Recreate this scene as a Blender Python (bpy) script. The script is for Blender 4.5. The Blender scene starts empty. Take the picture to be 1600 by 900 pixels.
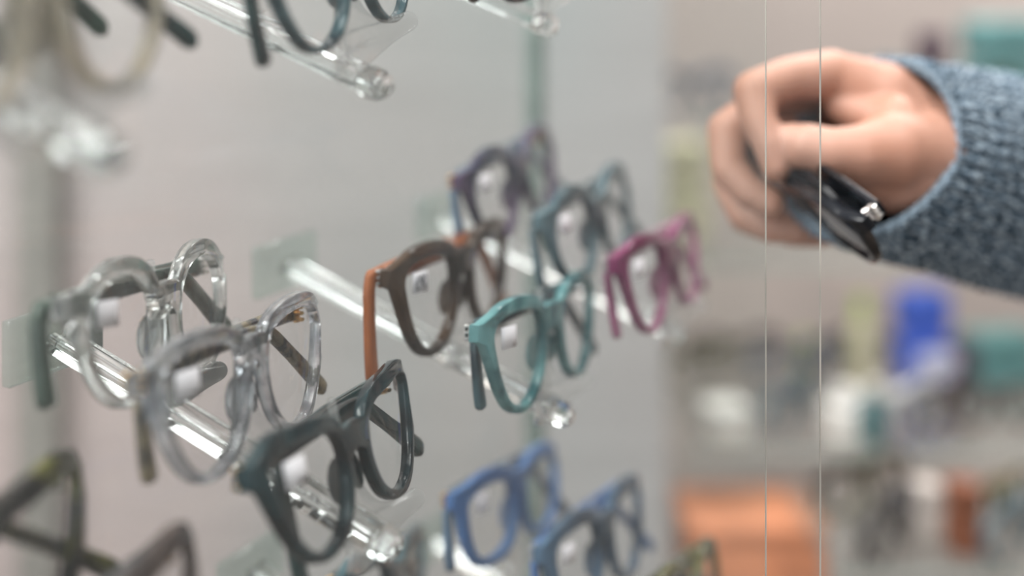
import bpy, bmesh, math, random
from mathutils import Vector, Matrix
from mathutils import noise as mnoise
PI = math.pi
random.seed(7)
SC = bpy.context.scene
COL = SC.collection

# ------------------------------------------------------------------ camera
F = 2250.0          # focal length in pixels of the 1600 px wide frame
HY = -39.0          # pixel row of the horizon (level camera, vertical shift)
CAMZ = 1.55
cam_d = bpy.data.cameras.new('camera')
cam_d.sensor_width = 36.0
cam_d.lens = 36.0 * F / 1600.0
cam_d.shift_y = -(450.0 - HY) / 1600.0
cam_d.clip_start = 0.02
cam_d.clip_end = 50
cam_d.dof.use_dof = True
cam_d.dof.focus_distance = 0.495
cam_d.dof.aperture_fstop = 2.75
cam = bpy.data.objects.new('camera', cam_d)
COL.objects.link(cam)
cam.location = (0, 0, CAMZ)
cam.rotation_euler = (PI / 2, 0, 0)
SC.camera = cam

# ------------------------------------------------------------------ world, lights, exposure
SC.view_settings.view_transform = 'Standard'
SC.view_settings.look = 'None'
SC.view_settings.exposure = 0.2
SC.view_settings.gamma = 1.0
SC.view_settings.use_curve_mapping = False
w = bpy.data.worlds.new('shop_daylight')
SC.world = w
w.use_nodes = True
w.node_tree.nodes['Background'].inputs[0].default_value = (0.93, 0.96, 1.0, 1)
w.node_tree.nodes['Background'].inputs[1].default_value = 0.50


def area(name, loc, target, sx, sy, power, color=(1, 1, 1)):
    d = bpy.data.lights.new(name, 'AREA')
    d.shape = 'RECTANGLE'
    d.size = sx
    d.size_y = sy
    d.energy = power
    d.color = color
    o = bpy.data.objects.new(name, d)
    COL.objects.link(o)
    o.location = loc
    o.rotation_euler = (Vector(target) - Vector(loc)).to_track_quat('-Z', 'Y').to_euler()
    return o


area('ceiling_lamp', (-0.95, 0.15, 2.72), (0.0, 0.55, 1.4), 1.1, 0.5, 38, (1, 0.985, 0.97))
area('ceiling_lamp', (0.15, 0.35, 2.72), (0.2, 0.7, 1.4), 1.2, 0.5, 20, (1, 0.985, 0.97))
area('ceiling_lamp', (0.6, 1.75, 2.72), (0.6, 1.9, 1.2), 1.6, 0.4, 36, (1, 0.97, 0.95))
area('shop_front_daylight', (-1.35, -0.9, 2.1), (0.15, 0.6, 1.45), 1.4, 1.2, 20, (0.94, 0.97, 1.0))


# ------------------------------------------------------------------ helpers
def P(px, py, Z):
    """point of the photograph's ray (px, py) at depth Z millimetres"""
    return Vector(((px - 800) / F * Z, Z, -(py - HY) / F * Z)) / 1000.0 + Vector((0, 0, CAMZ))


def link(name, data, parent=None):
    o = bpy.data.objects.new(name, data)
    COL.objects.link(o)
    if parent:
        o.parent = parent
    return o


def empty(name, loc=(0, 0, 0), mat=None):
    o = link(name, None)
    o.empty_display_size = 0.02
    if mat is not None:
        o.matrix_world = mat
    else:
        o.location = loc
    return o


def tag(o, label=None, cat=None, group=None, kind=None):
    if label: o['label'] = label
    if cat: o['category'] = cat
    if group: o['group'] = group
    if kind: o['kind'] = kind
    return o


def mesh_from(name, verts, faces, mat, parent=None, smooth=True, sharp=40):
    me = bpy.data.meshes.new(name)
    me.from_pydata([tuple(v) for v in verts], [], faces)
    bm = bmesh.new(); bm.from_mesh(me)
    bmesh.ops.remove_doubles(bm, verts=bm.verts, dist=1e-7)
    bmesh.ops.recalc_face_normals(bm, faces=bm.faces)
    bm.to_mesh(me); bm.free()
    if smooth:
        me.shade_smooth()
        me.set_sharp_from_angle(angle=math.radians(sharp))
    me.materials.append(mat)
    return link(name, me, parent)


def box_vf(c, s, R=None, off=0):
    vs = []
    for i in (-1, 1):
        for j in (-1, 1):
            for k in (-1, 1):
                v = Vector((i * s[0] / 2, j * s[1] / 2, k * s[2] / 2))
                if R: v = R @ v
                vs.append(v + Vector(c))
    f = [(0, 1, 3, 2), (4, 6, 7, 5), (0, 4, 5, 1), (2, 3, 7, 6), (0, 2, 6, 4), (1, 5, 7, 3)]
    return vs, [tuple(a + off for a in q) for q in f]


def box(name, c, s, mat, parent=None, bevel=0.0, R=None, seg=2):
    vs, fs = box_vf(c, s, R)
    o = mesh_from(name, vs, fs, mat, parent, smooth=False)
    if bevel:
        bm = bmesh.new(); bm.from_mesh(o.data)
        bmesh.ops.bevel(bm, geom=list(bm.edges), offset=bevel, segments=seg, affect='EDGES', profile=0.5)
        bm.to_mesh(o.data); bm.free()
        o.data.shade_smooth()
        o.data.set_sharp_from_angle(angle=math.radians(50))
    return o


def sweep_vf(path, ws, hs, side, n=12, p=3.0, off=0):
    """superelliptic bar along path; ws across `side`, hs across the third direction"""
    vs, fs = [], []
    N = len(path)
    for i in range(N):
        a = path[max(0, i - 1)]; b = path[min(N - 1, i + 1)]
        t = (b - a).normalized()
        s = (side - t * side.dot(t)).normalized()
        u = t.cross(s)
        for k in range(n):
            th = 2 * PI * (k + .5) / n
            c, q = math.cos(th), math.sin(th)
            cx = math.copysign(abs(c) ** (2 / p), c)
            sx = math.copysign(abs(q) ** (2 / p), q)
            vs.append(path[i] + s * (cx * ws[i] / 2) + u * (sx * hs[i] / 2))
    for i in range(N - 1):
        for k in range(n):
            k2 = (k + 1) % n
            fs.append((off + i * n + k, off + i * n + k2, off + (i + 1) * n + k2, off + (i + 1) * n + k))
    fs.append(tuple(off + k for k in range(n))[::-1])
    fs.append(tuple(off + (N - 1) * n + k for k in range(n)))
    return vs, fs


def smooth_closed(pts, sub=6):
    out = []
    n = len(pts)
    for i in range(n):
        p0, p1, p2, p3 = (Vector(pts[(i + j) % n]) for j in (-1, 0, 1, 2))
        for k in range(sub):
            t = k / sub
            out.append(0.5 * ((2 * p1) + (p2 - p0) * t + (2 * p0 - 5 * p1 + 4 * p2 - p3) * t * t + (3 * p1 - p0 - 3 * p2 + p3) * t ** 3))
    return out


def smooth_open(pts, sub=6):
    out = []
    n = len(pts)
    for i in range(n - 1):
        p0 = Vector(pts[max(0, i - 1)]); p1 = Vector(pts[i]); p2 = Vector(pts[i + 1]); p3 = Vector(pts[min(n - 1, i + 2)])
        for k in range(sub):
            t = k / sub
            out.append(0.5 * ((2 * p1) + (p2 - p0) * t + (2 * p0 - 5 * p1 + 4 * p2 - p3) * t * t + (3 * p1 - p0 - 3 * p2 + p3) * t ** 3))
    out.append(Vector(pts[-1]))
    return out


def plate_mesh(loops, thick, bevel):
    """flat shape in the xz plane (outer loop plus holes), thickness along y, rounded edges; metres"""
    cu = bpy.data.curves.new('tmp', 'CURVE')
    cu.dimensions = '2D'
    cu.fill_mode = 'BOTH'
    cu.extrude = max(1e-6, thick / 2 - bevel)
    cu.bevel_depth = bevel
    cu.bevel_resolution = 1
    cu.offset = -bevel
    for lp in loops:
        sp = cu.splines.new('POLY')
        sp.points.add(len(lp) - 1)
        for p_, q in zip(sp.points, lp):
            p_.co = (q[0], q[1], 0, 1)
        sp.use_cyclic_u = True
    ob = bpy.data.objects.new('tmp', cu)
    COL.objects.link(ob)
    bpy.context.view_layer.update()
    me = bpy.data.meshes.new_from_object(ob.evaluated_get(bpy.context.evaluated_depsgraph_get()))
    bpy.data.objects.remove(ob)
    bpy.data.curves.remove(cu)
    for v in me.vertices:
        x, y, z = v.co
        v.co = (x, -z, y)
    bm = bmesh.new(); bm.from_mesh(me)
    bmesh.ops.remove_doubles(bm, verts=bm.verts, dist=1e-6)
    bmesh.ops.recalc_face_normals(bm, faces=bm.faces)
    bm.to_mesh(me); bm.free()
    me.shade_smooth()
    me.set_sharp_from_angle(angle=math.radians(44))
    return me


# ------------------------------------------------------------------ materials
def new_mat(name):
    m = bpy.data.materials.new(name)
    m.use_nodes = True
    nt = m.node_tree
    return m, nt, nt.nodes['Principled BSDF']


def setp(b, **kw):
    names = dict(color='Base Color', rough='Roughness', trans='Transmission Weight', ior='IOR', metal='Metallic',
                 coat='Coat Weight', sub='Subsurface Weight', spec='Specular IOR Level', alpha='Alpha')
    for k, v in kw.items():
        inp = b.inputs[names[k]]
        inp.default_value = (*v, 1) if k == 'color' else v


def noise_color(nt, b, c1, c2, scale, detail=2, lo=.4, hi=.6, stretch=(1, 1, 1), coord='Object'):
    tc = nt.nodes.new('ShaderNodeTexCoord')
    mp = nt.nodes.new('ShaderNodeMapping'); mp.inputs['Scale'].default_value = stretch
    nz = nt.nodes.new('ShaderNodeTexNoise'); nz.inputs['Scale'].default_value = scale; nz.inputs['Detail'].default_value = detail
    rp = nt.nodes.new('ShaderNodeValToRGB')
    rp.color_ramp.elements[0].position = lo; rp.color_ramp.elements[0].color = (*c1, 1)
    rp.color_ramp.elements[1].position = hi; rp.color_ramp.elements[1].color = (*c2, 1)
    nt.links.new(tc.outputs[coord], mp.inputs[0]); nt.links.new(mp.outputs[0], nz.inputs['Vector'])
    nt.links.new(nz.outputs['Fac'], rp.inputs[0]); nt.links.new(rp.outputs[0], b.inputs['Base Color'])
    return nz


def acetate(name, c1, c2=None, trans=0.0, scale=45, rough=.12, stretch=(1, 1, 1), lo=.4, hi=.6, ior=1.48):
    m, nt, b = new_mat(name)
    setp(b, rough=rough, trans=trans, ior=ior, spec=.5 if trans > .5 else .28)
    noise_color(nt, b, c1, c2 or c1, scale, 3, lo, hi, stretch)
    return m


def plain(name, c, rough=.4, metal=0, var=.12, scale=30):
    m, nt, b = new_mat(name)
    setp(b, rough=rough, metal=metal)
    noise_color(nt, b, tuple(x * (1 - var) for x in c), tuple(min(1, x * (1 + var)) for x in c), scale)
    return m


def clear_sheet(name, haze, tint=(1, 1, 1), refl=1.0, hazecol=(.8, .82, .82), streak=True, rough=0.02):
    """thin clear sheet: see-through, Fresnel reflection, a little diffuse haze"""
    m = bpy.data.materials.new(name); m.use_nodes = True
    nt = m.node_tree; nt.nodes.clear()
    out = nt.nodes.new('ShaderNodeOutputMaterial')
    tr = nt.nodes.new('ShaderNodeBsdfTransparent'); tr.inputs[0].default_value = (*tint, 1)
    gl = nt.nodes.new('ShaderNodeBsdfGlossy'); gl.inputs['Roughness'].default_value = rough
    df = nt.nodes.new('ShaderNodeBsdfDiffuse'); df.inputs[0].default_value = (*hazecol, 1)
    tl = nt.nodes.new('ShaderNodeBsdfTranslucent'); tl.inputs[0].default_value = (*hazecol, 1)
    dm = nt.nodes.new('ShaderNodeMixShader'); dm.inputs[0].default_value = .5
    nt.links.new(df.outputs[0], dm.inputs[1]); nt.links.new(tl.outputs[0], dm.inputs[2])
    m1 = nt.nodes.new('ShaderNodeMixShader')
    if streak:
        tc = nt.nodes.new('ShaderNodeTexCoord')
        mp = nt.nodes.new('ShaderNodeMapping'); mp.inputs['Scale'].default_value = (1, 1, 6); mp.inputs['Rotation'].default_value = (0, .5, 0)
        nz = nt.nodes.new('ShaderNodeTexNoise'); nz.inputs['Scale'].default_value = 5; nz.inputs['Detail'].default_value = 3
        mr = nt.nodes.new('ShaderNodeMapRange')
        mr.inputs['From Min'].default_value = .3; mr.inputs['From Max'].default_value = .7
        mr.inputs['To Min'].default_value = haze * .6; mr.inputs['To Max'].default_value = haze * 1.4
        nt.links.new(tc.outputs['Object'], mp.inputs[0]); nt.links.new(mp.outputs[0], nz.inputs['Vector'])
        nt.links.new(nz.outputs['Fac'], mr.inputs[0]); nt.links.new(mr.outputs[0], m1.inputs[0])
    else:
        m1.inputs[0].default_value = haze
    nt.links.new(tr.outputs[0], m1.inputs[1]); nt.links.new(dm.outputs[0], m1.inputs[2])
    fr = nt.nodes.new('ShaderNodeFresnel'); fr.inputs[0].default_value = 1.45
    ge = nt.nodes.new('ShaderNodeNewGeometry')
    mi = nt.nodes.new('ShaderNodeMapRange'); mi.inputs['To Min'].default_value = 1.45; mi.inputs['To Max'].default_value = 1 / 1.45
    nt.links.new(ge.outputs['Backfacing'], mi.inputs[0]); nt.links.new(mi.outputs[0], fr.inputs[0])
    mu = nt.nodes.new('ShaderNodeMath'); mu.operation = 'MULTIPLY'; mu.inputs[1].default_value = refl; mu.use_clamp = True
    nt.links.new(fr.outputs[0], mu.inputs[0])
    m2 = nt.nodes.new('ShaderNodeMixShader')
    nt.links.new(mu.outputs[0], m2.inputs[0]); nt.links.new(m1.outputs[0], m2.inputs[1]); nt.links.new(gl.outputs[0], m2.inputs[2])
    nt.links.new(m2.outputs[0], out.inputs[0])
    return m


M = {}
M['lens'] = clear_sheet('clear_lens', 0.008, refl=.6, streak=False)
M['lens_dark'] = clear_sheet('smoked_lens', 0.12, tint=(.12, .13, .15), refl=1.6, hazecol=(.02, .025, .03), streak=False, rough=.05)
M['pane'] = clear_sheet('hazy_pane', 0.006, tint=(.985, .99, .99), refl=.22, hazecol=(.9, .9, .92))  # pane haze: dust plus a veil of reflection, mixed in as diffuse colour
M['pane2'] = clear_sheet('hazy_rear_pane', 0.02, tint=(.97, .985, .98), refl=.22, hazecol=(.88, .9, .9))  # same dust and reflection veil, stronger on the rear pane
M['panel'] = clear_sheet('display_panel_acrylic', 0.03, tint=(.985, .99, .985), refl=.6)
M['edge'] = plain('polished_pane_edge', (.62, .58, .52), .25)
M['green_edge'] = acetate('green_glass_edge', (.16, .22, .20), (.22, .29, .265), trans=.2, rough=.3)
m, nt, b = new_mat('clear_acrylic'); setp(b, color=(.95, .98, .975), rough=.04, trans=1, ior=1.47); M['acrylic'] = m
m, nt, b = new_mat('green_tinted_acrylic'); setp(b, color=(.80, .93, .90), rough=.08, trans=1, ior=1.47); M['acrylic_green'] = m
M['plate'] = clear_sheet('green_tinged_plate', .05, tint=(.90, .96, .94), refl=1.0, hazecol=(.8, .95, .9), streak=False, rough=.06)
M['cradle'] = clear_sheet('milky_cradle_acrylic', .17, refl=1.2, hazecol=(.95, .97, .96), streak=False, rough=.12)
M['gold'] = plain('worn_gold_metal', (.75, .48, .22), .3, .9)
M['silver'] = plain('silver_metal', (.72, .70, .68), .25, .9)
M['paper'] = plain('white_sticker_paper', (.94, .90, .95), .6, var=.02)
M['ink'] = plain('dark_ink', (.05, .06, .08), .5)

M['grey_clear'] = acetate('clear_grey_acetate', (.56, .58, .57), (.82, .84, .83), trans=.93, rough=.06, scale=60, ior=1.45)
M['grey_green'] = acetate('green_grey_acetate', (.018, .034, .026), (.07, .10, .08), trans=.1, rough=.1)
M['mottled'] = acetate('mottled_clear_grey_acetate', (.36, .38, .42), (.80, .81, .84), trans=.88, rough=.08, scale=110)
M['mottled_dark'] = acetate('dark_mottled_acetate', (.03, .035, .05), (.30, .24, .15), trans=.3, scale=160)
M['teal_dark'] = acetate('dark_teal_acetate', (.004, .010, .013), (.018, .05, .05), trans=.05, scale=70, rough=.14)
M['teal_dark2'] = acetate('blue_teal_acetate', (.012, .028, .038), (.07, .13, .15), trans=.1, scale=50, rough=.12)
M['teal_deep'] = acetate('deep_teal_acetate', (.004, .008, .011), (.014, .036, .042), trans=.03, scale=60, rough=.13)
M['brown'] = acetate('dark_brown_acetate', (.018, .012, .010), (.06, .034, .02), trans=.08, scale=45, rough=.12)
M['orange_brown'] = acetate('orange_brown_acetate', (.26, .075, .022), (.32, .10, .035), rough=.22)
M['teal'] = acetate('teal_marbled_acetate', (.02, .10, .115), (.14, .31, .32), trans=.15, scale=60, rough=.12)
M['purple_dark'] = acetate('purple_navy_acetate', (.02, .03, .06), (.08, .05, .10), trans=.1, scale=30)
M['grey_teal'] = acetate('grey_teal_acetate', (.025, .05, .065), (.10, .16, .185), trans=.1, scale=40)
M['magenta'] = acetate('magenta_acetate', (.17, .008, .08), (.36, .12, .22), trans=.25, scale=25)
M['blue'] = acetate('bright_blue_acetate', (.05, .12, .29), (.09, .19, .39), rough=.3, scale=25)
M['blue_grey'] = acetate('blue_grey_acetate', (.03, .05, .08), (.08, .14, .22), trans=.05, scale=40)
M['tortoise'] = acetate('tortoise_acetate', (.008, .008, .006), (.12, .115, .02), trans=.1, scale=75, lo=.47, hi=.66)
M['brown_black'] = acetate('brown_black_acetate', (.03, .025, .025), (.10, .07, .06), trans=.1)
M['black'] = acetate('glossy_black_acetate', (.006, .007, .009), (.012, .014, .018), rough=.08)
M['green_dark'] = acetate('bottle_green_acetate', (.008, .05, .035), (.03, .12, .08), trans=.15)
M['cream'] = acetate('pale_cream_acetate', (.52, .46, .37), (.70, .62, .50), trans=.6)
M['olive'] = acetate('olive_acetate', (.05, .05, .02), (.2, .18, .06), trans=.2)
M['white_ac'] = acetate('milky_white_acetate', (.7, .7, .68), (.85, .85, .84), trans=.2)

# ------------------------------------------------------------------ setting
m, nt, b = new_mat('fine_grained_partition'); setp(b, rough=.55)
tc = nt.nodes.new('ShaderNodeTexCoord')
mp = nt.nodes.new('ShaderNodeMapping'); mp.inputs['Scale'].default_value = (.8, 1, 22)
nz = nt.nodes.new('ShaderNodeTexNoise'); nz.inputs['Scale'].default_value = 4; nz.inputs['Detail'].default_value = 5
mp2 = nt.nodes.new('ShaderNodeMapping'); mp2.inputs['Scale'].default_value = (2.2, 1, 1.3)
nz2 = nt.nodes.new('ShaderNodeTexNoise'); nz2.inputs['Scale'].default_value = 1.6; nz2.inputs['Detail'].default_value = 1
r1 = nt.nodes.new('ShaderNodeValToRGB'); r1.color_ramp.elements[0].position = .35; r1.color_ramp.elements[1].position = .68
r1.color_ramp.elements[0].color = (.375, .355, .338, 1); r1.color_ramp.elements[1].color = (.43, .408, .39, 1)
mx = nt.nodes.new('ShaderNodeMixRGB'); mx.blend_type = 'MULTIPLY'; mx.inputs[0].default_value = 1
r2 = nt.nodes.new('ShaderNodeValToRGB'); r2.color_ramp.elements[0].position = .38; r2.color_ramp.elements[1].position = .6
r2.color_ramp.elements[0].color = (.96, 1.0, 1.0, 1); r2.color_ramp.elements[1].color = (1.08, 1.01, 1.0, 1)
nt.links.new(tc.outputs['Object'], mp.inputs[0]); nt.links.new(mp.outputs[0], nz.inputs['Vector'])
nt.links.new(tc.outputs['Object'], mp2.inputs[0]); nt.links.new(mp2.outputs[0], nz2.inputs['Vector'])
nt.links.new(nz.outputs['Fac'], r1.inputs[0]); nt.links.new(nz2.outputs['Fac'], r2.inputs[0])
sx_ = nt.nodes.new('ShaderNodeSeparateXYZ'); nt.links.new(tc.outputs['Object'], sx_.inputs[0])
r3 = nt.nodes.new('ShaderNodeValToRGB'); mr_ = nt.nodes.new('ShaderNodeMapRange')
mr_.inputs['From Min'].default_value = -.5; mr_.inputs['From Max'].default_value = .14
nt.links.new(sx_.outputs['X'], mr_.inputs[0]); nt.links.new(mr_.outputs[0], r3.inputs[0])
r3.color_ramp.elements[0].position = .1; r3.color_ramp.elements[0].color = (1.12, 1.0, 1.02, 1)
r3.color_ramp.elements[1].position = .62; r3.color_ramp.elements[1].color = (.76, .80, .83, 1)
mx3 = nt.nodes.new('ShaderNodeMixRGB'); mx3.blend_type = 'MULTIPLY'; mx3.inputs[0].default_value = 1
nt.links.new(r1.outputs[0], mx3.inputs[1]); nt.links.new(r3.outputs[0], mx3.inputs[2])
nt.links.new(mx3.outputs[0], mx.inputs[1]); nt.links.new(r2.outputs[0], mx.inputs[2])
nt.links.new(mx.outputs[0], b.inputs['Base Color'])
M['partition'] = m
M['wall'] = plain('warm_beige_plaster', (.47, .415, .385), .8, var=.12, scale=2.5)
M['side_wall'] = plain('pale_plaster', (.55, .52, .49), .8, var=.05, scale=2)
M['ceiling'] = plain('white_ceiling_paint', (.8, .8, .78), .9, var=.02, scale=2)
M['floor'] = plain('grey_brown_floor', (.22, .18, .15), .5, var=.25, scale=3)
M['trim'] = plain('taupe_trim', (.22, .205, .185), .6, var=.1)


def struct(o): o['kind'] = 'structure'; return o


struct(box('floor', (.4, .5, -.02), (4.6, 4.1, .04), M['floor']))
struct(box('ceiling', (.4, .5, 2.82), (4.6, 4.1, .04), M['ceiling']))
struct(box('wall_back', (.4, 2.36, 1.4), (4.6, .06, 2.8), M['wall']))
struct(box('wall_right', (2.68, .5, 1.4), (.04, 4.1, 2.8), M['side_wall']))
struct(box('wall_left', (-1.88, .5, 1.4), (.04, 4.1, 2.8), M['side_wall']))
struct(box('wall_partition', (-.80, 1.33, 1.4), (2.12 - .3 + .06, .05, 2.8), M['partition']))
struct(box('trim_1', (-.422, 1.29, 1.4), (.036, .03, 2.8), M['trim'], bevel=.004))

# ------------------------------------------------------------------ glasses
Nv = Vector((.853, -.38, -.358)).normalized()     # along a display rod, base to tip
Lv = Vector((.407, .914, 0)).normalized()         # along the display panel
UP = Vector((0, 0, 1))

# inner lens outlines in millimetres about the lens centre, right-hand lens, from the outer side anticlockwise
SHAPES = {
    'round': [(22.5, 4), (20.5, 12.5), (12.5, 19), (1, 21), (-11, 18.5), (-19, 11.5), (-21.5, 2), (-20, -8), (-14.5, -16), (-5, -20.5), (5.5, -19.5), (14, -13.5), (20, -5)],
    'square': [(23.5, 6), (24.2, 13), (19, 17.5), (7, 19), (-8, 18), (-18, 14.5), (-21.5, 6), (-20.5, -4), (-16, -13), (-8, -19), (2, -20.5), (11, -17), (18.5, -7)],
    'cat': [(24.5, 9), (26, 16), (19.5, 19), (6, 17.5), (-9, 16), (-18, 12), (-21, 4), (-20, -5), (-15.5, -13), (-7, -18), (3, -18.8), (12, -14.5), (19.5, -4)],
    'slim': [(24, 5), (23.5, 11), (17, 14.5), (5, 16), (-9, 15), (-19, 11.5), (-21.5, 3), (-20, -6), (-14, -13), (-4, -16), (7, -16), (16.5, -12.5), (22, -4)],
}
FRONT_CACHE = {}


def frame_fn(W, cx, zh, k=.00075):
    def bend(x):
        a = abs(x)
        y = k * a * a
        e = W / 2 - 6
        if a > e: y += (a - e) ** 2 * .09
        return y
    return bend


def lens_loops(shape, W, rim, sc):
    cx = W / 2 - 4.5 - rim * .6 - 24.5 * sc
    inner = [Vector((p[0] * sc, p[1] * sc * .88)) for p in smooth_closed([Vector(p) for p in SHAPES[shape]], 5)]
    n = len(inner)
    outer = []
    for i in range(n):
        t = (inner[(i + 1) % n] - inner[i - 1]).normalized()
        nn = Vector((t.y, -t.x))
        ang = math.atan2(inner[i].y, inner[i].x)
        wv = rim * (1 + .30 * max(0, math.sin(ang)) - .30 * max(0, -math.sin(ang)))
        outer.append(inner[i] + nn * wv)
    return cx, inner, outer


def build_front(shape, W, rim, sc, thick, zh):
    key = (shape, W, rim, sc, thick, zh)
    if key in FRONT_CACHE: return FRONT_CACHE[key]
    cx, inner, outer = lens_loops(shape, W, rim, sc)
    A = lambda v: math.degrees(math.atan2(v.y, v.x))
    top = [v for v in outer if 38 <= A(v) <= 152]
    top.sort(key=lambda v: -A(v))
    bot = [v for v in outer if A(v) <= -3 or A(v) >= 172]
    bot.sort(key=lambda v: -(A(v) if A(v) < 90 else A(v) - 360))
    half = [Vector((cx, 0)) + v for v in top]
    half += [Vector((W / 2 - 1.5, zh + 3.6)), Vector((W / 2, zh + 3)), Vector((W / 2 + .2, zh - 3)), Vector((W / 2 - 2.2, zh - 4.6))]
    half += [Vector((cx, 0)) + v for v in bot]
    zt, zb = half[0].y, half[-1].y
    path = [Vector((0, zt + .8))] + half + [Vector((0, max(zb + 2.4, zt - 8)))]
    other = [Vector((-v.x, v.y)) for v in path[1:-1]][::-1]
    outl = path + other
    hr = [Vector((cx, 0)) + v for v in inner]
    hl = [Vector((-v.x, v.y)) for v in hr]
    mm = lambda L: [(v[0] / 1000, v[1] / 1000) for v in L]
    me = plate_mesh([mm(outl), mm(hr), mm(hl)], thick / 1000, .0009)
    bend = frame_fn(W, cx, zh)
    for v in me.vertices:
        v.co.y += bend(v.co.x * 1000) / 1000
    FRONT_CACHE[key] = (me, cx, inner, bend)
    return FRONT_CACHE[key]


def lens_mesh(cx, inner, bend, side, y0):
    vs = []
    n = len(inner)
    rings = [1.01, .75, .4]
    for r in rings:
        for v in inner:
            x = side * (cx + v.x * r)
            # shallow dome towards the front
            y = bend(cx + v.x * r) + y0 - 1.6 * (1 - r * r)
            vs.append(Vector((x, y, v.y * r)) / 1000)
    vs.append(Vector((side * cx, bend(cx) + y0 - 1.6, 0)) / 1000)
    fs = []
    for a in range(len(rings) - 1):
        for i in range(n):
            j = (i + 1) % n
            fs.append((a * n + i, a * n + j, (a + 1) * n + j, (a + 1) * n + i))
    a = len(rings) - 1
    for i in range(n):
        fs.append((a * n + i, a * n + (i + 1) % n, len(vs) - 1))
    return vs, fs


def temple_vf(W, zh, side, straight, hook, ang, y0, y1, h, t, flat=False):
    """folded temple; side is where its hinge sits"""
    x0 = side * (W / 2 - 3.0)
    d = -side
    pts = [Vector((x0, y0, zh)), Vector((x0 + d * 5, y0 + .2, zh))]
    pts.append(Vector((x0 + d * straight * .5, (y0 + y1) / 2 + 1.0, zh + .6)))
    pts.append(Vector((x0 + d * (straight - 8), y1 + .3, zh + .3)))
    a = math.radians(ang)
    bx, bz = x0 + d * straight, zh - 1.5
    pts.append(Vector((bx, y1, bz)))
    pts.append(Vector((bx + d * math.cos(a) * hook * .3 + d * 1.2, y1 - .6, bz - math.sin(a) * hook * .3)))
    pts.append(Vector((bx + d * math.cos(a) * hook * .7 + d * .8, y1 - 1.6, bz - math.sin(a) * hook * .7)))
    pts.append(Vector((bx + d * math.cos(a) * hook, y1 - 2.6, bz - math.sin(a) * hook)))
    path = smooth_open(pts, 6)
    N = len(path)
    hs = []
    for i in range(N):
        s = i / (N - 1)
        hh = h * (1.0 - .28 * math.sin(min(1, s * 1.6) * PI / 2)) + (h * .22 if s > .75 else 0) * min(1, (s - .75) * 6)
        hs.append(hh)
    ws = [t] * N
    hs[-1] *= .45; ws[-1] *= .5; hs[-2] *= .8
    return sweep_vf([p / 1000 for p in path], [x / 1000 for x in ws], [x / 1000 for x in hs], Vector((0, 1, 0)), 12, 3.2)


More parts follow.
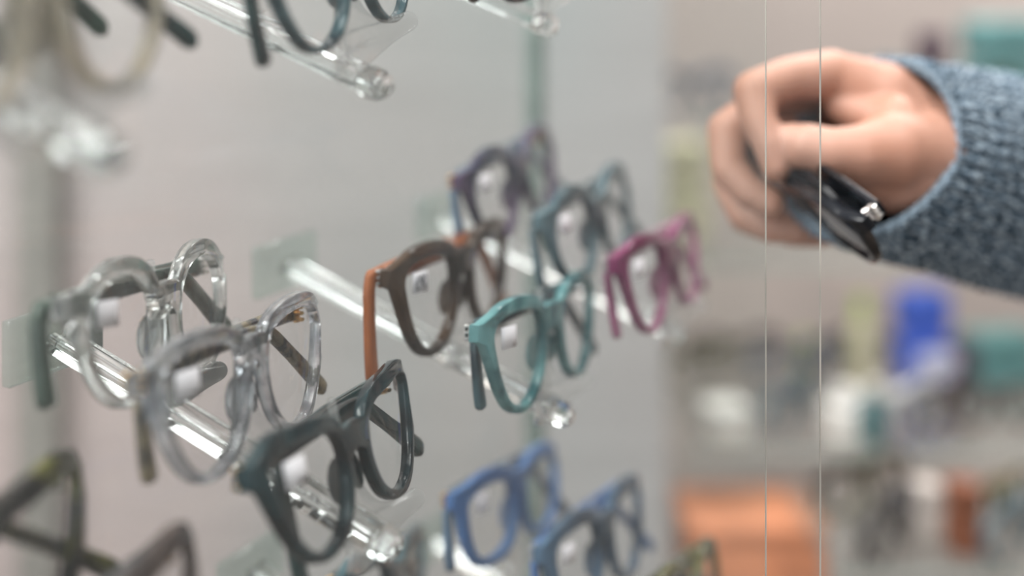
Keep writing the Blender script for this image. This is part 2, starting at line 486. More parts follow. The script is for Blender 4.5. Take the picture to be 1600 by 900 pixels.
def glasses(L, R, ZL=None, ZR=None, W=127, shape='square', rim=4.2, sc=1.0, thick=4.2, zh=12.8, front='black', temple=None,
            hinge='silver', label='', group=None, rt=(113, 28, 78), lt=(92, 56, 34), sticker=True, text=None, h=6.5, lens='lens',
            detail=True, tilt=6, mat=None, pads=True, tt=3.6):
    """L, R: photograph pixels of the hinge corners of the front"""
    if mat is None:
        if ZR is None:
            pl = P(*L, ZL)
            lo, hi = ZL, ZL + 400
            for _ in range(60):
                mid = (lo + hi) / 2
                if (P(*R, mid) - pl).length * 1000 < W: lo = mid
                else: hi = mid
            pr = P(*R, lo)
        else:
            pr = P(*R, ZR)
            if L is None:
                pl = pr - Vector((.27, .955, .03)).normalized() * W / 1000
            else:
                lo, hi = ZR - 400, ZR
                for _ in range(60):
                    mid = (lo + hi) / 2
                    if (P(*L, mid) - pr).length * 1000 > W: lo = mid
                    else: hi = mid
                pl = P(*L, lo)
        x = (pr - pl).normalized()
        y = UP.cross(x).normalized()
        z = x.cross(y)
        a_ = math.radians(tilt)
        y, z = y * math.cos(a_) - z * math.sin(a_), z * math.cos(a_) + y * math.sin(a_)
        c = (pl + pr) / 2 - z * zh / 1000 - y * (.00075 * W * W / 4 / 1000 * 1.0)
        mat = Matrix((x, y, z)).transposed().to_4x4()
        mat.translation = c
    e = empty('eyeglasses', mat=mat)
    tag(e, label, 'glasses', group)
    me, cx, inner, bend = build_front(shape, W, rim, sc, thick, zh)
    me = me.copy(); me.materials.clear(); me.materials.append(M[front])
    link('frame_front', me, e)
    for s in (-1, 1):
        vs, fs = lens_mesh(cx, inner, bend, s, 0)
        mesh_from('lens', vs, fs, M[lens], e)
    tm = M[temple or front]
    yh = bend(W / 2) + 1.5
    vs, fs = temple_vf(W, zh, 1, rt[0], rt[1], rt[2], yh + 5.5, yh + 3.5, h, tt)
    mesh_from('temple', vs, fs, tm, e)
    vs, fs = temple_vf(W, zh, -1, lt[0], lt[1], lt[2], yh + .8, yh - .2 - 1.0, h, tt)
    mesh_from('temple', vs, fs, tm, e)
    if detail:
        for s in (-1, 1):
            vs, fs = [], []
            yy = yh + (3 if s == 1 else .5)
            for dz in (-2.2, 0, 2.2):
                pth = [Vector((s * (W / 2 - 5.0), yy - 3, zh + dz)) / 1000, Vector((s * (W / 2 - 2.2), yy + 2.2, zh + dz)) / 1000]
                v, f = sweep_vf(pth, [.0022, .0022], [.0015, .0015], Vector((1, 0, 0)), 8, 2, len(vs))
                vs += v; fs += f
            v, f = sweep_vf([Vector((s * (W / 2 - 3), yy, zh - 3.4)) / 1000, Vector((s * (W / 2 - 3), yy, zh + 3.4)) / 1000], [.0024] * 2, [.0024] * 2, Vector((1, 0, 0)), 8, 2, len(vs))
            vs += v; fs += f
            mesh_from('hinge', vs, fs, M[hinge], e)
            # rivet plate on the front
        if pads:
            for s in (-1, 1):
                vs, fs = [], []
                c = Vector((s * (cx - 22.5 * sc - rim * .55), bend(6) + 4.2, -3.5))
                nseg, nr = 12, 7
                for i in range(nr + 1):
                    ph = PI * i / nr
                    for k in range(nseg):
                        th = 2 * PI * k / nseg
                        v = Vector((1.5 * math.sin(ph) * math.cos(th), 3.2 * math.sin(ph) * math.sin(th), 7.0 * math.cos(ph)))
                        v.x += s * (v.y * .35 - v.z * .22)
                        vs.append((c + v) / 1000)
                for i in range(nr):
                    for k in range(nseg):
                        fs.append((i * nseg + k, i * nseg + (k + 1) % nseg, (i + 1) * nseg + (k + 1) % nseg, (i + 1) * nseg + k))
                mesh_from('nose_pad', vs, fs, M[front], e)
    if sticker:
        vs = []
        sx, sz = -cx - 11.5 * sc, 8.5 * sc
        for i in range(4):
            for j in range(3):
                x = sx + (i / 3 - .5) * 13; z = sz + (j / 2 - .5) * 8 + (x - sx) * -.05
                vs.append(Vector((x, bend(abs(x)) - 1.35, z)) / 1000)
        fs = [(i * 3 + j, (i + 1) * 3 + j, (i + 1) * 3 + j + 1, i * 3 + j + 1) for i in range(3) for j in range(2)]
        st = mesh_from('price_sticker', vs, fs, M['paper'], e)
        so = st.modifiers.new('s', 'SOLIDIFY'); so.thickness = .00015
        if text:
            cu = bpy.data.curves.new('price_print', 'FONT')
            cu.body = text; cu.size = .0075; cu.align_x = 'CENTER'; cu.align_y = 'CENTER'; cu.extrude = .00003
            cu.materials.append(M['ink'])
            tmp = bpy.data.objects.new('tmp', cu); COL.objects.link(tmp)
            bpy.context.view_layer.update()
            tme = bpy.data.meshes.new_from_object(tmp.evaluated_get(bpy.context.evaluated_depsgraph_get()))
            bpy.data.objects.remove(tmp)
            to = link('price_print', tme, st)
            to.location = (sx / 1000, (bend(abs(sx)) - 1.75) / 1000, sz / 1000)
            to.rotation_euler = (PI / 2, 0, 0)
    return e


# ------------------------------------------------------------------ display rods
CR_CACHE = []


def cradle_mesh():
    """nose-shaped clear plate, origin at the bridge of the glasses; x lateral, y back, z up (mm)"""
    if CR_CACHE: return CR_CACHE[0]
    half = [(1.6, 12), (2.0, 4), (3.4, -4), (6.5, -13), (11, -21), (17, -25.5), (24, -26.5), (29, -25.5), (31.5, -28), (30.5, -31.5), (24, -34), (14, -38), (5, -41)]
    pts = smooth_open([Vector(p) for p in half], 4)
    outl = [(0, 12.6)] + [tuple(p) for p in pts] + [(0, -41.5)] + [(-p[0], p[1]) for p in pts[::-1]]
    me = plate_mesh([[(a / 1000, b_ / 1000) for a, b_ in outl]], .0022, .0005)
    bm = bmesh.new(); bm.from_mesh(me)
    bmesh.ops.subdivide_edges(bm, edges=[e_ for e_ in bm.edges if e_.calc_length() > .012], cuts=2)
    bmesh.ops.triangulate(bm, faces=bm.faces)
    for v in bm.verts:
        a = abs(v.co.x) * 1000
        v.co.y -= (.012 * a * a) / 1000
    bm.to_mesh(me); bm.free()
    me.shade_smooth(); me.set_sharp_from_angle(angle=math.radians(44))
    me.materials.append(M['cradle'])
    CR_CACHE.append(me)
    return me


def rod(tip, Ztip, length, label, bridges=(), base=True):
    pt = P(*tip, Ztip)
    y = -Nv
    z = Lv.cross(y).normalized()
    if z.z < 0: z = -z
    x = y.cross(z).normalized()
    mat = Matrix((x, y, z)).transposed().to_4x4()
    mat.translation = pt
    e = empty('display_rod', mat=mat)
    tag(e, label, 'display rod', 'clear acrylic display rods')
    # grooved bar
    prof = [(-5.2, -3.2), (5.2, -3.2), (5.6, -2.4), (5.6, 2.6), (4.8, 3.4), (2.2, 3.4), (1.7, 1.6), (-1.7, 1.6), (-2.2, 3.4), (-4.8, 3.4), (-5.6, 2.6), (-5.6, -2.4)]
    vs, fs = [], []
    ys = [0.004, length / 1000]
    for yy in ys:
        for a, b_ in prof: vs.append(Vector((a / 1000, yy, b_ / 1000)))
    n = len(prof)
    for i in range(n): fs.append((i, (i + 1) % n, n + (i + 1) % n, n + i))
    fs.append(tuple(range(n))); fs.append(tuple(range(n, 2 * n))[::-1])
    bar = mesh_from('bar', vs, fs, M['acrylic'], e, smooth=False)
    bv = bar.modifiers.new('b', 'BEVEL'); bv.width = .0005; bv.segments = 2
    # faceted end knob
    vs, fs = [], []
    prof2 = [(5, 4.6), (4.0, 5.8), (1, 6.2), (-2, 5.4), (-4, 3.0), (-4.4, 0)]
    ns = 10
    for yy, rr in prof2:
        for k in range(ns):
            th = 2 * PI * k / ns
            vs.append(Vector((math.cos(th) * rr * 1.15, yy, math.sin(th) * rr * .8)) / 1000)
    for i in range(len(prof2) - 1):
        for k in range(ns):
            fs.append((i * ns + k, i * ns + (k + 1) % ns, (i + 1) * ns + (k + 1) % ns, (i + 1) * ns + k))
    fs.append(tuple(range(ns)))
    mesh_from('end_knob', vs, fs, M['acrylic'], e, smooth=False)
    if base:
        # base plate parallel to the panel
        o = box('base_plate', (0, 0, 0), (.046, .004, .022), M['plate'], None, bevel=.0008)
        n_h = Vector((Nv.x, Nv.y, 0)).normalized()
        yb = -n_h; xb = yb.cross(UP).normalized()
        mb = Matrix((xb, yb, UP)).transposed().to_4x4()
        mb.translation = pt - Nv * length / 1000 - n_h * .001
        o.parent = e
        o.matrix_parent_inverse = mat.inverted()
        o.matrix_world = mb
    inv = mat.inverted()
    for g in bridges:
        c = link('nose_cradle', cradle_mesh(), e)
        mw = g.matrix_world.copy()
        zoff = g.get('_bz', .008)
        mm_ = mw @ Matrix.Translation((0, .0045, zoff))
        c.matrix_parent_inverse = inv
        c.matrix_world = mm_
    return e


# ------------------------------------------------------------------ the glasses on display
g1 = glasses((105, 482), (350, 412), 412, W=125, shape='round', rim=4.6, thick=4.6, front='grey_clear', temple='grey_green', hinge='silver', rt=(122, 26, 84), lt=(90, 44, 34), tilt=5,
             label='round clear grey eyeglasses with green-grey temples, back pair on the left rod', h=8, tt=4.2)
g2 = glasses((222, 602), (499, 485), 397, W=127, shape='square', rim=4.3, sc=1.04, front='mottled', temple='mottled_dark', hinge='gold', rt=(110, 28, 84), lt=(88, 46, 36),
             label='square clear mottled grey eyeglasses with orange hinge, middle pair of the left rod')
g3 = glasses((397, 748), (633, 592), 396, W=127, shape='cat', rim=4.4, front='teal_deep', temple='teal_dark', hinge='gold', rt=(90, 44, 84), lt=(90, 46, 33), tilt=13,
             label='dark teal cat-eye eyeglasses at the tip of the left rod', h=7.5)
g4 = glasses((612, 436), (790, 365), 530, W=129, shape='square', rim=4.8, front='brown', temple='orange_brown', hinge='silver', rt=(127, 40, 84), lt=(100, 44, 50),
             text='£90', tilt=2, label='dark brown eyeglasses with orange-brown temples and printed price sticker', h=8)
g5 = glasses((752, 522), (925, 445), 515, W=131, shape='square', rim=4.2, front='teal', temple='teal_dark2', hinge='silver', rt=(113, 28, 84), lt=(96, 46, 38), tilt=3,
             label='marbled teal eyeglasses beside the brown pair, at its rod tip')
g6 = glasses((722, 285), (862, 212), 625, W=127, shape='round', rim=3.8, front='purple_dark', temple='blue_grey', hinge='gold',
             label='blurred purple-navy round eyeglasses above the brown pair')
g7 = glasses((848, 348), (980, 275), 610, W=127, shape='round', rim=4.2, front='grey_teal', temple='grey_teal',
             label='blurred grey-teal round eyeglasses above the marbled teal pair')
g8 = glasses((966, 415), (1085, 352), 595, W=129, shape='square', rim=4.0, front='magenta', temple='magenta', rt=(115, 30, 84),
             label='magenta pink eyeglasses, rightmost on the rod behind the teal pair')
g9 = glasses((712, 785), (870, 705), 600, W=127, shape='slim', rim=5.0, sc=1.05, front='blue', temple='blue_grey', hinge='gold',
             label='bright blue eyeglasses at the bottom centre below the teal pair', sticker=True)
g10 = glasses((850, 868), (1000, 760), 585, W=127, shape='square', rim=5.0, front='blue_grey', temple='blue', sticker=True,
              label='grey-blue eyeglasses cut by the bottom edge, right of the bright blue pair')
g11 = glasses((535, 915), (660, 845), 560, W=127, shape='cat', rim=4.4, front='teal_dark2', temple='teal_dark', hinge='gold', sticker=False,
              label='dark blue-grey eyeglasses peeking over the bottom edge beneath the dark teal pair')
g12 = glasses((1010, 945), (1120, 862), 575, W=127, shape='round', rim=4.0, front='olive', temple='olive', sticker=False,
              label='dark olive round eyeglasses at the bottom edge beside the orange box')
g13 = glasses((395, -75), (632, -128), 398, W=127, shape='square', rim=3.2, sc=1.04, front='teal_dark2', temple='teal_dark', rt=(112, 32, 84), lt=(92, 40, 40),
              label='thin dark blue-green eyeglasses cut by the top edge, left of centre', sticker=False)
g14 = glasses((255, -172), (482, -215), 412, W=127, shape='square', rim=3.6, front='purple_dark', temple='teal_dark', sticker=False,
              label='dark violet eyeglasses of which only a lower rim shows at the top edge')
g15 = glasses((735, -118), (905, -165), 515, W=129, shape='round', rim=3.8, front='brown', temple='brown', sticker=False,
              label='brown round eyeglasses whose lower rim dips into the top edge at centre')
g16 = glasses(None, (132, 740), ZR=395, W=129, shape='cat', rim=5.5, front='tortoise', temple='tortoise', sticker=False,
              label='blurred green-brown tortoiseshell eyeglasses in the bottom left corner')
g17 = glasses(None, (308, 852), ZR=388, W=127, shape='cat', rim=5.5, front='brown_black', temple='black', hinge='gold', sticker=False,
              label='dark brown eyeglasses with gold hinge at the bottom edge beside the tortoiseshell pair')
g18 = glasses(None, (255, -75), ZR=389, W=127, shape='round', rim=4.6, sc=1.03, front='cream', temple='teal_dark', sticker=False, lt=(92, 52, 28),
              label='blurred pale cream round eyeglasses with dark temple in the top left corner')
g19 = glasses(None, (112, -128), ZR=402, W=129, shape='square', rim=5.5, front='green_dark', temple='green_dark', sticker=False,
              label='blurred bottle green eyeglasses at the left end of the top edge')

R1 = rod((606, 850), 440, 138, 'clear grooved rod carrying the clear grey and dark teal pairs', (g1, g2, g3))
R2 = rod((880, 648), 571, 138, 'clear rod carrying the brown and marbled teal pairs', (g4, g5))
R3 = rod((1056, 520), 703, 138, 'blurred clear rod carrying the purple-navy and magenta pairs', (g6, g7, g8))
R4 = rod((590, 133), 440, 138, 'clear rod at the top edge under the thin blue-green pair', (g13, g14))
R5 = rod((855, 40), 571, 138, 'clear rod with its knob below the top brown rim', (g15,))
R6 = rod((1085, 1090), 690, 150, 'clear rod under the bright blue pair at the bottom edge', (g9, g10, g12))
R7 = rod((790, 1150), 560, 125, 'clear rod holding the dark blue-grey pair that peeks over the bottom edge', (g11,))
R8 = rod((253, 1187), 313, 138, 'clear rod below the tortoiseshell pair', (g16, g17))
R9 = rod((165, 240), 312, 138, 'blurred clear rod with knob under the cream pair, top left', (g18, g19))

# ------------------------------------------------------------------ clear back panel that carries the rods
pb = P(606, 850, 440) - Nv * .140
nh = Vector((Nv.x, Nv.y, 0)).normalized()
yb = -nh
xb = yb.cross(UP).normalized()
if xb.dot(Lv) < 0: xb = -xb
xb = Lv.copy()
e = empty('rod_display', (0, 0, 0))
t0, t1 = -.45, .432
z0, z1 = CAMZ - .62, CAMZ + .35
Rm = Matrix((xb, xb.cross(UP) * -1, UP)).transposed()
cc = pb - nh * .006 + xb * (t0 + t1) / 2
sheet = box('acrylic_sheet', (cc.x, cc.y, (z0 + z1) / 2), (t1 - t0, .0035, z1 - z0), M['panel'], e, R=Rm)
ce = pb - nh * .006 + xb * (t1 + .004)
box('green_edge', (ce.x, ce.y, (z0 + z1) / 2), (.014, .0085, z1 - z0), M['green_edge'], e, R=Rm, bevel=.001)
tag(e, 'upright clear acrylic panel with green edge that holds the rods', 'display panel')


# ------------------------------------------------------------------ front panes (sliding, clear)
def pane(edge_px, a, b_, offs, label, sheet_mat, ew):
    """vertical pane through plan points a, b_ (m); b_ gives the direction, its right edge on edge_px"""
    a = Vector((*a, 0)); b_ = Vector((*b_, 0))
    d = (b_ - a).normalized()
    nn = Vector((-d.y, d.x, 0))
    a = a + nn * offs
    k = (edge_px - 800) / F
    t = (k * a.y - a.x) / (d.x - k * d.y)
    end = a + d * t
    start = end - d * .305
    e = empty('sliding_pane')
    z0, z1 = CAMZ - .45, CAMZ + .35
    Rm = Matrix((d, nn, UP)).transposed()
    c = (start + end) / 2
    box('clear_sheet', (c.x, c.y, (z0 + z1) / 2), ((end - start).length, .0004, z1 - z0), sheet_mat, e, R=Rm)
    ce = end + d * ew / 2
    box('polished_edge', (ce.x, ce.y, (z0 + z1) / 2), (ew, .0004, z1 - z0), M['edge'], e, R=Rm)
    tag(e, label, 'pane')
    return e


pane(1281, (-.13, .27), (.107, .50), 0, 'front clear sliding pane whose polished edge crosses the hand', M['pane'], .0005)
pane(1196, (-.13, .27), (.107, .50), .016, 'rear clear sliding pane with its edge left of the front one', M['pane2'], .0004)

# ------------------------------------------------------------------ person: hand and sleeve
m, nt, b = new_mat('skin')
setp(b, rough=.5, sub=.12)
b.inputs['Subsurface Radius'].default_value = (.008, .003, .0015)
b.inputs['Subsurface Scale'].default_value = 1.0
noise_color(nt, b, (.40, .195, .13), (.49, .275, .205), 22, 3, .35, .65)
bp = nt.nodes.new('ShaderNodeBump'); bp.inputs['Strength'].default_value = .15; bp.inputs['Distance'].default_value = .001
nz = nt.nodes.new('ShaderNodeTexNoise'); nz.inputs['Scale'].default_value = 500
nt.links.new(nz.outputs['Fac'], bp.inputs['Height']); nt.links.new(bp.outputs[0], b.inputs['Normal'])
M['skin'] = m

hand_bm = bmesh.new()


def blob_chain(pts, n=20):
    """pts: (px, py, Z, r_mm[, squash]) chained as overlapping tapered capsules"""
    W_ = [(P(p[0], p[1], p[2]), p[3] / 1000) for p in pts]
    for i, (c, r) in enumerate(W_):
        bmesh.ops.create_icosphere(hand_bm, subdivisions=3, radius=r, matrix=Matrix.Translation(c))
        if i:
            c0, r0 = W_[i - 1]
            d = c - c0
            q = d.to_track_quat('Z', 'Y').to_matrix().to_4x4()
            mt = Matrix.Translation((c + c0) / 2) @ q
            bmesh.ops.create_cone(hand_bm, cap_ends=True, segments=n, radius1=r0, radius2=r, depth=d.length, matrix=mt)


# thumb (nearest)
blob_chain([(1440, 245, 612, 21), (1395, 240, 600, 17), (1345, 243, 594, 13.0), (1300, 240, 592, 10.8), (1262, 230, 594, 10.0), (1240, 222, 597, 8.0)])
# thenar and palm heel
blob_chain([(1446, 228, 630, 23), (1425, 275, 606, 16.5), (1400, 285, 604, 14)])
blob_chain([(1400, 285, 604, 14), (1345, 262, 598, 10)])
# wrist and forearm
blob_chain([(1432, 232, 640, 25), (1495, 285, 690, 26), (1570, 330, 760, 29)])
# metacarpals
blob_chain([(1425, 210, 634, 23), (1375, 160, 630, 18.5), (1300, 118, 628, 11.5)])
blob_chain([(1430, 210, 645, 23), (1370, 150, 648, 18), (1290, 128, 648, 11.5)])
blob_chain([(1430, 222, 652, 23), (1370, 180, 662, 17), (1285, 158, 666, 11)])
blob_chain([(1430, 232, 656, 23), (1380, 215, 672, 15), (1295, 200, 682, 10)])
# web between thumb and index
blob_chain([(1400, 195, 612, 13), (1350, 180, 618, 9), (1315, 165, 624, 8)])
# index
blob_chain([(1300, 118, 628, 11.5), (1235, 122, 618, 9.6), (1178, 143, 608, 9.2), (1186, 190, 602, 8.0), (1203, 225, 598, 7.4), (1212, 262, 596, 6.2)])
# middle
blob_chain([(1290, 128, 648, 11.5), (1205, 158, 640, 9.6), (1137, 205, 630, 9.4), (1140, 265, 622, 8.2), (1172, 300, 616, 7.6), (1205, 318, 612, 6.4)])
# ring
blob_chain([(1285, 158, 666, 11), (1200, 215, 662, 9.2), (1142, 285, 655, 8.8), (1165, 338, 645, 7.8), (1205, 355, 636, 7.2), (1245, 358, 630, 6.2)])
# little
blob_chain([(1295, 200, 682, 10), (1235, 270, 680, 8.2), (1195, 335, 672, 7.6), (1235, 362, 660, 6.8), (1275, 366, 650, 6.2), (1305, 362, 645, 5.4)])
me = bpy.data.meshes.new('hand'); hand_bm.to_mesh(me); hand_bm.free()
pers = empty('person', P(1440, 240, 640))
tag(pers, 'person reaching in from the right, right hand pinching black glasses, blue-grey knitted sleeve', 'person')
ho = link('hand', me, None)
rm = ho.modifiers.new('r', 'REMESH'); rm.mode = 'VOXEL'; rm.voxel_size = .0013; rm.use_smooth_shade = True
smd = ho.modifiers.new('s', 'SMOOTH'); smd.iterations = 9; smd.factor = .6
bpy.context.view_layer.update()
me2 = bpy.data.meshes.new_from_object(ho.evaluated_get(bpy.context.evaluated_depsgraph_get()))
ho.modifiers.clear()
me2.name = 'hand'; me2.shade_smooth()
me2.materials.clear(); me2.materials.append(M['skin'])
ho.data = me2
ho.parent = pers; ho.matrix_parent_inverse = pers.matrix_world.inverted() if False else Matrix.Translation(-pers.location)
print('hand verts', len(me2.vertices))

# sleeve
m, nt, b = new_mat('blue_grey_knit_wool')
setp(b, rough=.95, spec=.1)
tc = nt.nodes.new('ShaderNodeTexCoord')
mp = nt.nodes.new('ShaderNodeMapping'); mp.inputs['Scale'].default_value = (130, 50, 1); mp.inputs['Rotation'].default_value = (0, 0, .5)
nz = nt.nodes.new('ShaderNodeTexNoise'); nz.inputs['Scale'].default_value = 1.0; nz.inputs['Detail'].default_value = 4
rp = nt.nodes.new('ShaderNodeValToRGB')
rp.color_ramp.elements[0].position = .40; rp.color_ramp.elements[0].color = (.030, .045, .062, 1)
rp.color_ramp.elements[1].position = .60; rp.color_ramp.elements[1].color = (.46, .55, .62, 1)
e1 = rp.color_ramp.elements.new(.5); e1.color = (.13, .19, .25, 1)
nt.links.new(tc.outputs['UV'], mp.inputs[0]); nt.links.new(mp.outputs[0], nz.inputs['Vector'])
nt.links.new(nz.outputs['Fac'], rp.inputs[0]); nt.links.new(rp.outputs[0], b.inputs['Base Color'])
bp = nt.nodes.new('ShaderNodeBump'); bp.inputs['Strength'].default_value = .8; bp.inputs['Distance'].default_value = .002
nz3 = nt.nodes.new('ShaderNodeTexNoise'); nz3.inputs['Scale'].default_value = 700
nt.links.new(tc.outputs['Object'], nz3.inputs['Vector'])
nt.links.new(nz3.outputs['Fac'], bp.inputs['Height']); nt.links.new(bp.outputs[0], b.inputs['Normal'])
M['knit'] = m


def build_sleeve():
    c0 = P(1362, 232, 622)
    ax = Vector((.70, .68, -.20)).normalized()
    sd = ax.cross(UP).normalized()      # points right/toward camera side
    up = sd.cross(ax).normalized()
    NT, NS = 220, 130
    Lg = .42
    vs, fs, uvs = [], [], []
    for j in range(NS + 1):
        s = (j / NS) ** 1.25 * Lg
        r = .0415 + .0095 * min(1, s / .11) + .004 * min(1, max(0, s - .11) / .2)
        if s < .018: r *= 1 - .02 * math.cos(s / .018 * PI)
        c = c0 + ax * s + UP * (-.003 * math.sin(min(1, s / .12) * PI / 2))
        for i in range(NT):
            th = 2 * PI * i / NT
            if s < .020:
                d = .0011 * math.cos(th * 44) + .0009 * math.exp(-(s / .0025) ** 2)
                st = .0012 * math.cos(th * 44 + 1.2) * math.exp(-s / .004)
            else:
                # slanted knit rows and stitch columns
                f = min(1, (s - .020) / .01)
                zig = .007 * abs(((th * 9 / PI) % 2) - 1)
                d = f * (.0011 * math.cos((s + zig) / .0050 * 2 * PI) + .0009 * math.cos(th * 44) + .0016 * math.sin(th * 3 + s * 38) * min(1, s / .08))
                st = 0
            d += .0012 * mnoise.noise(Vector((math.cos(th) * 3, math.sin(th) * 3, s * 40)))
            rr = r + d
            vs.append(c + ax * (st + (.022 if math.sin(th) < 0 else .007) * math.sin(th) * math.exp(-s / .07)) + sd * math.cos(th) * rr + up * math.sin(th) * rr * 1.0)
            uvs.append((i / NT, s / .25))
    # inner lining turned back into the cuff
    base = len(vs)
    NI = 8
    for j in range(NI + 1):
        s = .0 + j * .006
        for i in range(NT):
            th = 2 * PI * i / NT
            rr = .0375 - .0006 * j
            vs.append(c0 + ax * (s + .0004 + (.022 if math.sin(th) < 0 else .007) * math.sin(th)) + sd * math.cos(th) * rr + up * math.sin(th) * rr)
            uvs.append((i / NT, .5 + s))
    for j in range(NS):
        for i in range(NT):
            i2 = (i + 1) % NT
            fs.append((j * NT + i, j * NT + i2, (j + 1) * NT + i2, (j + 1) * NT + i))
    for i in range(NT):
        i2 = (i + 1) % NT
        fs.append((i, base + i, base + i2, i2))
    for j in range(NI):
        for i in range(NT):
            i2 = (i + 1) % NT
            fs.append((base + j * NT + i, base + (j + 1) * NT + i, base + (j + 1) * NT + i2, base + j * NT + i2))
    me = bpy.data.meshes.new('sleeve')
    me.from_pydata([tuple(v) for v in vs], [], fs)
    uvl = me.uv_layers.new(name='UVMap')
    for lp in me.loops:
        uvl.data[lp.index].uv = uvs[lp.vertex_index]
    bm = bmesh.new(); bm.from_mesh(me); bmesh.ops.recalc_face_normals(bm, faces=bm.faces); bm.to_mesh(me); bm.free()
    me.shade_smooth(); me.materials.append(M['knit'])
    o = link('sleeve', me, pers)
    o.matrix_parent_inverse = Matrix.Translation(-pers.location)
    return o


build_sleeve()

# the black glasses held in the fingers
cx_ = P(1256, 314, 600)
xx = Vector((.30, -.92, -.22)).normalized()
zz = Vector((-.55, 0, .62)); zz = (zz - xx * zz.dot(xx)).normalized()
yy = zz.cross(xx)
hm = Matrix((xx, yy, zz)).transposed().to_4x4(); hm.translation = cx_
held = glasses(None, None, mat=hm, W=112, shape='slim', rim=4.0, sc=.95, front='black', temple='black', sticker=False, lens='lens_dark', rt=(80, 26, 50), lt=(78, 28, 40),
               label='folded black eyeglasses with dark lenses pinched in the hand')

# ------------------------------------------------------------------ far display behind (right): shelves, glasses, boxes
M['shelf'] = clear_sheet('shelf_glass', .05, tint=(.95, .97, .96), streak=False)
M['shelf_edge'] = clear_sheet('shelf_edge_glass', .3, tint=(.8, .88, .84), streak=False)
def shelf(px0, px1, py, Z, depth, label, idx):
    a, b_ = P(px0, py, Z), P(px1, py, Z)
    e = empty('glass_shelf', (a + b_) / 2)
    c = Vector((0, depth / 2, 0))
    box('shelf_board', c, ((b_ - a).length, depth, .006), M['shelf'], e)
    box('shelf_lip', (0, -.002, 0), ((b_ - a).length, .004, .007), M['shelf_edge'], e)
    tag(e, label, 'shelf')
    return a.z + .0035


sh = {}
for i, (py, Z, lab) in enumerate([(190, 1500, 'blurred glass shelf behind the hand, uppermost'), (412, 1500, 'blurred glass shelf right of the panes hidden behind the sleeve'),
                                  (622, 1600, 'blurred glass shelf under the royal blue case'), (708, 1380, 'blurred glass shelf under the white bottles'),
                                  (898, 1180, 'blurred glass shelf along the bottom edge right of the panes')]):
    sh[i] = shelf(1300 if i == 4 else 1075, 1800, py, Z, .20, lab, i)
shelf(1040, 1290, 1010, 1320, .14, 'low glass shelf under the orange box', 5)

far_cols = [('black', 'black'), ('teal', 'teal'), ('tortoise', 'tortoise'), ('white_ac', 'white'), ('green_dark', 'bottle green'), ('brown', 'brown'), ('blue_grey', 'blue-grey'), ('grey_teal', 'grey-teal'), ('olive', 'olive'), ('magenta', 'magenta')]


def far_glasses(px, py, Z, yaw, colr, label, group, W=128, shape='square', sc=1.0, roll=0):
    mt = Matrix.Translation(P(px, py, Z)) @ Matrix.Rotation(yaw, 4, 'Z') @ Matrix.Rotation(roll, 4, 'Y')
    return glasses(None, None, mat=mt, W=W, shape=shape, sc=sc, rim=5.5, front=colr, label=label, group=group, sticker=False, detail=False, rt=(100, 35, 60), lt=(95, 35, 60))


def on_shelf_py(i, Z, up):  # pixel row so that something `up` metres above shelf i stands there
    z = sh[i] + up
    return HY + (CAMZ - z) * F / (Z / 1000)


specs = [(1105, 2, 1640, 'olive', 'round', .6, 'blurred olive round glasses far behind the magenta pair, through the panes'),
         (1395, 4, 1215, 'black', 'round', 1.0, 'blurred black round glasses low right, above the bottom shelf'),
         (1560, 3, 1440, 'brown_black', 'square', .2, 'blurred brown-black glasses below the teal case'),
         (1420, 0, 1560, 'green_dark', 'square', .9, 'blurred bottle green glasses high behind the wrist'),
         (1520, 0, 1520, 'tortoise', 'round', .3, 'blurred tortoiseshell glasses high right, in front of the large teal case'),
         (1310, 2, 1700, 'brown_black', 'square', .8, 'blurred brown-black glasses just right of the front pane edge, far shelf'),
         (1395, 2, 1690, 'olive', 'square', .4, 'blurred olive square glasses between the lime-capped bottle and blue case'),
         (1590, 4, 1210, 'grey_teal', 'round', .9, 'blurred grey-teal glasses at the extreme lower right'),
         (1150, 2, 1690, 'brown', 'round', .2, 'blurred brown round glasses behind the white case, through the panes'),
         (1078, 0, 1560, 'blue_grey', 'square', .5, 'blurred blue-grey glasses added in place of a dark reflection left of the fingertips'),  # added glasses stand in for a dark smear of reflection
         (1330, 0, 1600, 'olive', 'round', 1.1, 'blurred olive glasses above the knuckles, right of the pane edge'),
         (1400, 3, 1430, 'white_ac', 'round', .5, 'blurred milky white glasses right of the white bottles'),
         (1490, 1, 1540, 'brown', 'square', .1, 'blurred brown glasses right under the sleeve'),
         (1240, 3, 1440, 'grey_teal', 'round', 1.0, 'blurred grey-teal glasses seen between the two pane edges'),
         (1480, 3, 1450, 'black', 'square', .8, 'blurred black square glasses on the white bottles shelf, toward the right'),
         (1560, 4, 1260, 'olive', 'square', .7, 'blurred olive square glasses in the bottom right corner'),
         (1352, 4, 1310, 'tortoise', 'round', .6, 'blurred small tortoiseshell glasses at the foot of the pane edge'),
         (1250, 2, 1640, 'blue_grey', 'square', .4, 'blurred blue-grey glasses under the fingers, far shelf through the pane'),
         (1010, 2, 1640, 'teal_dark', 'round', .9, 'blurred dark teal glasses at the partition edge, far shelf')]
for k, (px, si, Z, c_, shp, yaw, lab) in enumerate(specs):
    far_glasses(px, on_shelf_py(si, Z, .0237), Z, yaw, c_, lab, None, shape=shp)


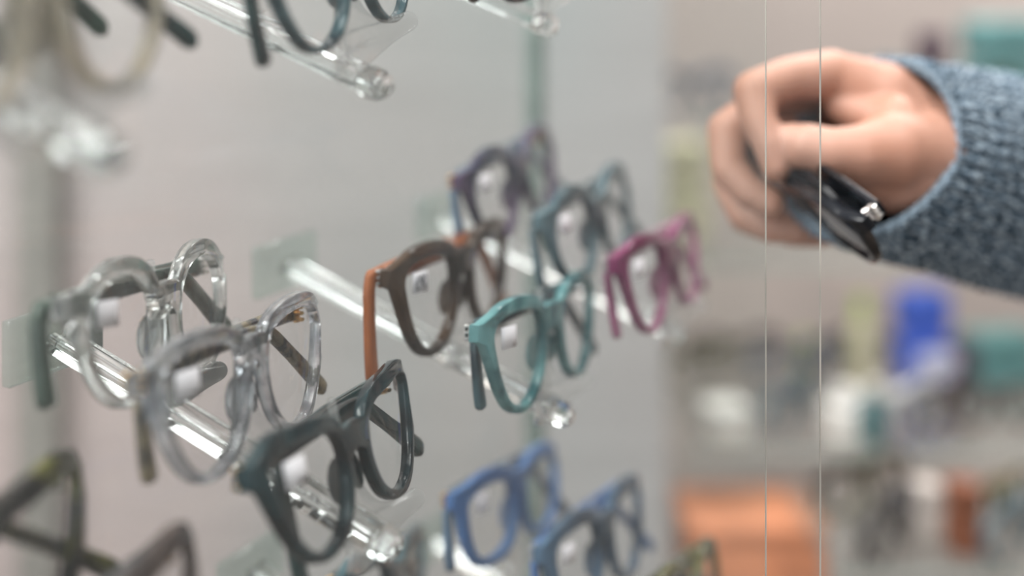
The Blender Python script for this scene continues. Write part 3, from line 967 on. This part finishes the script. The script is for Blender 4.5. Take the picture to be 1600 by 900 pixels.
def case(px, py_i, Z, w_, h_, d_, mat, label, name='glasses_case', yaw=.2):
    py = on_shelf_py(py_i, Z, h_ / 2)
    p_ = P(px, py, Z)
    e = empty(name, p_ - Vector((0, 0, h_ / 2)))
    e.rotation_euler = (0, 0, yaw)
    box('case_body', (0, 0, h_ * .28), (w_, d_, h_ * .56), mat, e, bevel=min(w_, h_, d_) * .18, seg=4)
    box('case_lid', (0, 0, h_ * .79), (w_ * .99, d_ * .99, h_ * .41), mat, e, bevel=min(w_, h_, d_) * .16, seg=4)
    tag(e, label, 'case')


def lathe(name, prof, mat, parent, n=24):
    vs, fs = [], []
    for r, z in prof:
        for k in range(n):
            a = 2 * PI * k / n
            vs.append(Vector((math.cos(a) * r, math.sin(a) * r, z)))
    for i in range(len(prof) - 1):
        for k in range(n):
            fs.append((i * n + k, i * n + (k + 1) % n, (i + 1) * n + (k + 1) % n, (i + 1) * n + k))
    fs.append(tuple(range(n))[::-1]); fs.append(tuple(range((len(prof) - 1) * n, len(prof) * n)))
    return mesh_from(name, vs, fs, mat, parent)


def bottle(px, si, Z, r, h, mat, capm, label):
    py = on_shelf_py(si, Z, 0)
    e = empty('spray_bottle', P(px, py, Z))
    lathe('bottle_body', [(r * .9, 0), (r, h * .04), (r, h * .62), (r * .8, h * .7), (r * .4, h * .75), (r * .38, h * .8)], mat, e)
    lathe('cap', [(r * .55, h * .78), (r * .6, h * .8), (r * .55, h * .98), (r * .3, h)], capm, e)
    tag(e, label, 'bottle')


M['c_blue'] = plain('royal_blue_plastic', (.06, .13, .60), .5)
M['c_lilac'] = plain('pale_lilac_paper', (.55, .55, .68), .7)
M['c_lime'] = plain('lime_plastic', (.45, .60, .10), .5)
M['c_white'] = plain('white_plastic', (.62, .61, .57), .5)
M['c_teal'] = plain('teal_leatherette', (.11, .25, .25), .6)
M['c_orange'] = plain('orange_terracotta_card', (.50, .19, .09), .7)
M['c_brown'] = plain('red_brown_leather', (.20, .07, .035), .5)
M['c_green'] = plain('dark_green_leaf', (.06, .10, .04), .6)
M['c_dkteal'] = plain('deep_teal_fabric', (.03, .11, .12), .7)
M['c_purple'] = plain('dark_plum_leather', (.07, .04, .06), .6)
M['c_card'] = plain('light_grey_card', (.55, .50, .46), .7)
M['c_cream'] = plain('pale_yellow_card', (.66, .62, .42), .7)
case(1440, 2, 1640, .055, .108, .04, M['c_blue'], 'royal blue upright glasses case on the shelf under the sleeve')
case(1464, 2, 1610, .040, .045, .03, M['c_lilac'], 'pale lilac small case in front of the royal blue one')
bottle(1345, 2, 1640, .013, .100, M['c_cream'], M['c_lime'], 'cream bottle with lime green cap left of the royal blue case')
bottle(1256, 2, 1690, .010, .045, M['c_lime'], M['c_lime'], 'small lime green bottle seen between the pane edges')
case(1560, 2, 1640, .085, .062, .05, M['c_teal'], 'teal glasses case on the far shelf at the right edge')
case(1503, 2, 1620, .026, .055, .03, M['c_purple'], 'dark plum narrow case between the lilac and teal ones')
bottle(1318, 3, 1420, .021, .050, M['c_white'], M['c_white'], 'white squat bottle right of the pane edge on the far shelf')
bottle(1365, 3, 1400, .012, .060, M['c_dkteal'], M['c_white'], 'small deep teal bottle with white cap beside the white squat bottle')
case(1505, 4, 1220, .024, .060, .03, M['c_brown'], 'red-brown upright case at the bottom right of the photo')
case(1448, 4, 1260, .022, .045, .03, M['c_card'], 'light grey small case left of the red-brown case')
case(1570, 0, 1620, .09, .100, .05, M['c_teal'], 'large teal case at the top right corner')
case(1130, 3, 1420, .045, .035, .04, M['c_white'], 'white case seen through the panes above the orange box')
case(1060, 1, 1640, .06, .11, .04, M['c_cream'], 'pale yellow case seen through the panes left of the fingers')
case(1390, 0, 1640, .03, .05, .03, M['c_dkteal'], 'small deep teal case high behind the back of the hand')
case(1455, 0, 1640, .028, .085, .03, M['c_purple'], 'dark plum case high between the glasses at the top right')

pz = P(1165, 1010, 1320).z + .0035
e = empty('storage_box', (P(1168, 1010, 1390).x, 1.39, pz))
box('box_body', (0, 0, .0425), (.128, .10, .085), M['c_orange'], e, bevel=.004)
box('box_lid', (0, 0, .092), (.134, .106, .016), M['c_orange'], e, bevel=.004)
tag(e, 'orange terracotta card box at the bottom seen through the panes', 'box')
